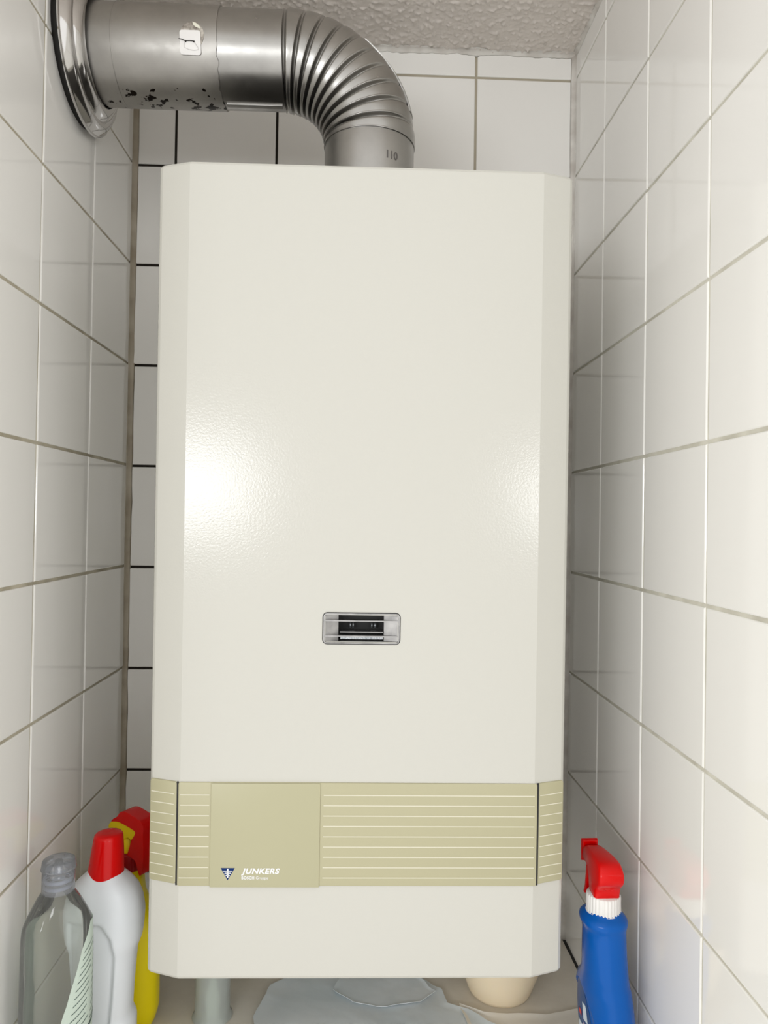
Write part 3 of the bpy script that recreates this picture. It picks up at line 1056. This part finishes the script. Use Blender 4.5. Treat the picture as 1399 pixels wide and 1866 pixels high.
# rows: z, half length along F, half thickness along S, centre along F, centre along S
keys = [(0.0, 0.036, 0.021, 0.008, 0.013), (0.004, 0.041, 0.0255, 0.008, 0.0125), (0.07, 0.043, 0.0272, 0.010, 0.0110), (0.092, 0.0425, 0.0265, 0.011, 0.0090), (0.116, 0.0405, 0.0255, 0.010, 0.0070),
        (0.128, 0.037, 0.0247, 0.007, 0.0052), (0.137, 0.0310, 0.0234, 0.003, 0.0036), (0.146, 0.0280, 0.0226, 0.000, 0.0026), (0.165, 0.0265, 0.0220, 0.0, 0.0016), (0.190, 0.0245, 0.0218, 0.0, 0.001), (0.1965, 0.0250, 0.0224, 0.0, 0.0005),
        (0.2005, 0.0265, 0.0244, 0, 0), (0.2060, 0.0262, 0.0242, 0, 0), (0.2100, 0.0220, 0.0208, 0, 0), (0.2125, 0.0165, 0.0165, 0, 0), (0.222, 0.0155, 0.0155, 0, 0)]
rows = smooth_keys(keys, 140, 2)
rings = []
for z, a, b, cf, cs in rows:
    ring = []
    n_ = 2.35
    for i in range(96):
        t = 2 * math.pi * i / 96
        c, s_ = math.cos(t), math.sin(t)
        u = cf + a * math.copysign(abs(c) ** (2 / n_), c)
        w = cs + b * math.copysign(abs(s_) ** (2 / n_), s_)
        # flat label field with a raised rim pressed into both sides, open towards the bottom
        ext = np.interp(z, [0.0, 0.07, 0.10, 0.118, 0.128], [0.044, 0.036, 0.028, 0.016, 0.0])
        rim = (u - (0.020 - 0.0)) / max(ext, 1e-4)
        k = sstep(1.06, 0.94, abs(rim)) * sstep(0.130, 0.124, z)
        w -= math.copysign(0.0022 * k, s_) if abs(s_) > 0.35 else 0
        p = F * u + S * w
        ring.append((p.x, p.y, z))
    rings.append(ring)
v, f = loft_data(rings)
obj('body', v, f, M_blue, bb)
BODY = rows
def side_pt(u, z, dr=0.0006):
    a, b, cf, cs = [float(np.interp(z, BODY[:, 0], BODY[:, i])) for i in range(1, 5)]
    c = max(-0.98, min(0.98, (u - cf) / a))
    s_ = (1 - abs(c) ** 2.35) ** (1 / 2.35)
    w = cs - b * s_ + 0.0022 - dr
    p = F * u + S * w
    return (p.x, p.y, z)
def side_patch(name, fn, z0, z1, m, parent, dr, nz=24, nu=12):
    v, f = [], []
    for i in range(nz + 1):
        z = z0 + (z1 - z0) * i / nz
        u0, u1 = fn(z)
        for k in range(nu + 1):
            v.append(side_pt(u0 + (u1 - u0) * k / nu, z, dr))
    for i in range(nz):
        for k in range(nu):
            q = i * (nu + 1) + k
            f.append((q, q + 1, q + nu + 2, q + nu + 1))
    return obj(name, v, f, m, parent)
lim = lambda z: float(np.interp(z, [0.0, 0.07, 0.10, 0.118, 0.126], [0.032, 0.029, 0.021, 0.010, 0.001]))
blab = side_patch('label', lambda z: (0.020 - lim(z), 0.020 + lim(z)), 0.012, 0.124, M_lab_b, bb, 0.0004)
side_patch('label_print', lambda z: (0.020 - 0.72 * lim(z), 0.020 - 0.25 * lim(z)), 0.020, 0.082, M_lab_p, blab, 0.0008)
side_patch('label_print', lambda z: (0.020 - 0.15 * lim(z), 0.020 + 0.30 * lim(z)), 0.020, 0.078, M_lab_w, blab, 0.0008)
side_patch('label_print', lambda z: (0.020 - 0.72 * lim(z), 0.020 - 0.30 * lim(z)), 0.086, 0.104, M_lab_w, blab, 0.0008)
side_patch('label_print', lambda z: (0.020 - 0.10 * lim(z), 0.020 + 0.20 * lim(z)), 0.086, 0.092, M_red, blab, 0.0008)
v, f = ribbed(0.0182, 0.2105, 0.2300, 30, 0.022, True, 0.05)
obj('collar', v, f, M_white_p, bb)
bh = empty('spray_head'); bh.parent = bb
FH = Vector((-0.03, 1.0, 0)).normalized()
SH = Vector((FH.y, -FH.x, 0))
head = [(-0.0118, 0.2255), (-0.0126, 0.2320), (-0.0142, 0.2390), (-0.0172, 0.2430), (-0.0212, 0.2462), (-0.0243, 0.2500), (-0.0256, 0.2550), (-0.0250, 0.2600), (-0.0225, 0.2650), (-0.0180, 0.2685), (-0.0120, 0.2700), (0.0100, 0.2700), (0.0440, 0.2672), (0.0445, 0.2470), (0.0330, 0.2480), (0.0200, 0.2470), (0.0150, 0.2380), (0.0125, 0.2255)]
def hw(u, z):
    return 0.0142 - 0.0046 * sstep(-0.01, 0.044, u) - 0.0012 * sstep(0.255, 0.270, z)
v, f = pillow_profile(soften(head), hw, 0.0036)
o = obj('head_shell', to_head(v, FH, SH), f, M_red, bh, True, sharp=60)
noz = [(0.0420, 0.2462), (0.0420, 0.2682), (0.0460, 0.2695), (0.0475, 0.2695), (0.0475, 0.2445), (0.0460, 0.2445)]
v, f = extrude_profile(noz, lambda u, z: 0.0086 + 0.0010 * sstep(0.044, 0.046, u))
o = obj('nozzle', to_head(v, FH, SH), f, M_red, bh, True)
bevel(o, 0.0006, 2, 30)
trig = [(0.0190, 0.2490), (0.0270, 0.2490), (0.0285, 0.2380), (0.0305, 0.2250), (0.0350, 0.2150), (0.0310, 0.2140), (0.0260, 0.2220), (0.0225, 0.2350)]
v, f = extrude_profile(trig, lambda u, z: 0.0108)
o = obj('trigger', to_head(v, FH, SH), f, M_red, bh, True)
bevel(o, 0.0012, 2, 30)
# oval injection mark at the back of the head
v, f = lathe([(0.0036, -0.0006), (0.0036, 0.0004), (0.0044, 0.0010), (0.0052, 0.0004), (0.0052, -0.0006)], 32)
c = FH * -0.0160 + Vector((0, 0, 0.2420))
q = (-FH + Vector((0, 0, -0.62))).to_track_quat('Z', 'Y')
obj('oval_mark', [tuple(q @ Vector((p[0] * 1.25, p[1] * 0.75, p[2])) + c) for p in v], f, M_red, bh)

# --- cream bowl below the boiler
v, f = lathe([(0.0001, 0.0), (0.036, 0.0), (0.0405, 0.0015), (0.0430, 0.0060), (0.0520, 0.0300), (0.0600, 0.0600), (0.0650, 0.0850), (0.0672, 0.0862), (0.0668, 0.0880), (0.0632, 0.0880),
              (0.0585, 0.0600), (0.0505, 0.0310), (0.0405, 0.0080), (0.036, 0.0035), (0.0001, 0.003)], 96)
o = obj('plastic_bowl', v, f, M_cream_bowl, None, True, sharp=50)
o.location = (0.5500, -0.118, FL)
tag(o, 'round cream plastic bowl tucked under the right end of the boiler', 'bowl')

# --- clear tub below the boiler
ct = empty('clear_beaker', (0.1725, -0.166, FL))
ct.scale = (1.06, 1.06, 1.0)
tag(ct, 'narrow clear plastic beaker standing under the left end of the boiler', 'beaker')
v, f = lathe([(0.0001, 0.006), (0.012, 0.005), (0.0195, 0.0020), (0.0225, 0.0), (0.0240, 0.0008), (0.0235, 0.0030), (0.0208, 0.0070), (0.0206, 0.030), (0.0212, 0.118), (0.0225, 0.1200), (0.0222, 0.1215), (0.0200, 0.1200), (0.0196, 0.030), (0.0192, 0.0090), (0.0001, 0.0078)], 64)
obj('wall', v, f, M_clear_tub, ct, sharp=60)
for r_ in (0.0075, 0.0125):
    v, f = lathe([(r_ - 0.0009, 0.0079), (r_, 0.0092), (r_ + 0.0009, 0.0079)], 40)
    obj('base_ring', v, f, M_clear_tub, ct)

# ------------------------------------------------------------------ film on the ledge
def film(name, outline, z, m, amp=0.0012, parent=None, step=0.006, curl=0.003):
    """thin creased sheet filling an outline (x,y), with its torn rim curling up a little"""
    pts = np.array(outline)
    n = len(pts)
    # densify the rim
    rim = []
    for i in range(n):
        a, b = pts[i], pts[(i + 1) % n]
        k = max(1, int(np.linalg.norm(b - a) / step))
        for j in range(k):
            p = a + (b - a) * j / k
            w = noise.noise(Vector((p[0] * 60, p[1] * 60, z * 100))) * 0.0022
            rim.append((p[0] + w, p[1] + w * 0.6))
    c = np.mean(rim, 0)
    rings = []
    K = 26
    for q in range(K + 1):
        t = 1 - q / K
        ring = []
        for x, y in rim:
            px, py = c[0] + (x - c[0]) * t, c[1] + (y - c[1]) * t
            h = z + amp * (0.6 + noise.noise(Vector((px * 30, py * 30, z * 50))) * 0.8 + 0.4 * noise.noise(Vector((px * 80, py * 80, 4))))
            h += curl * max(0, (t - 0.93) / 0.07) * (0.5 + 0.5 * noise.noise(Vector((px * 20, py * 20, 9))))
            ring.append((px, py, max(h, FL + 0.0004)))
        rings.append(ring)
    top, tf = loft_data(rings, False, True)
    low = [(x, y, hh - 0.0007) for x, y, hh in top]
    L = len(top); m_ = len(rim)
    f = list(tf) + [tuple(L + i for i in q[::-1]) for q in tf]
    for i in range(m_):
        k = (i + 1) % m_
        f.append((i, k, L + k, L + i))
    return obj(name, top + low, f, m, parent, True, sharp=60)
fs = film('plastic_sheet', [(0.225, -0.175), (0.240, -0.110), (0.300, -0.060), (0.420, -0.075), (0.470, -0.120), (0.475, -0.150), (0.500, -0.162), (0.520, -0.185), (0.575, -0.215), (0.560, -0.300), (0.400, -0.330), (0.260, -0.300)], FL + 0.0012, M_sheet)
tag(fs, 'creased blue grey plastic film lying on the ledge under the boiler', 'plastic sheet')
film('torn_flap', [(0.325, -0.125), (0.350, -0.150), (0.395, -0.160), (0.440, -0.150), (0.462, -0.128), (0.440, -0.095), (0.380, -0.080), (0.335, -0.090)], FL + 0.0036, M_sheet, parent=fs)
fs2 = film('plastic_sheet', [(0.490, -0.150), (0.520, -0.168), (0.600, -0.172), (0.655, -0.160), (0.660, -0.400), (0.585, -0.420), (0.570, -0.300), (0.500, -0.220)], FL + 0.0008, M_sheet2)
tag(fs2, 'pale grey torn film lying between the cream bowl and the blue bottle', 'plastic sheet')
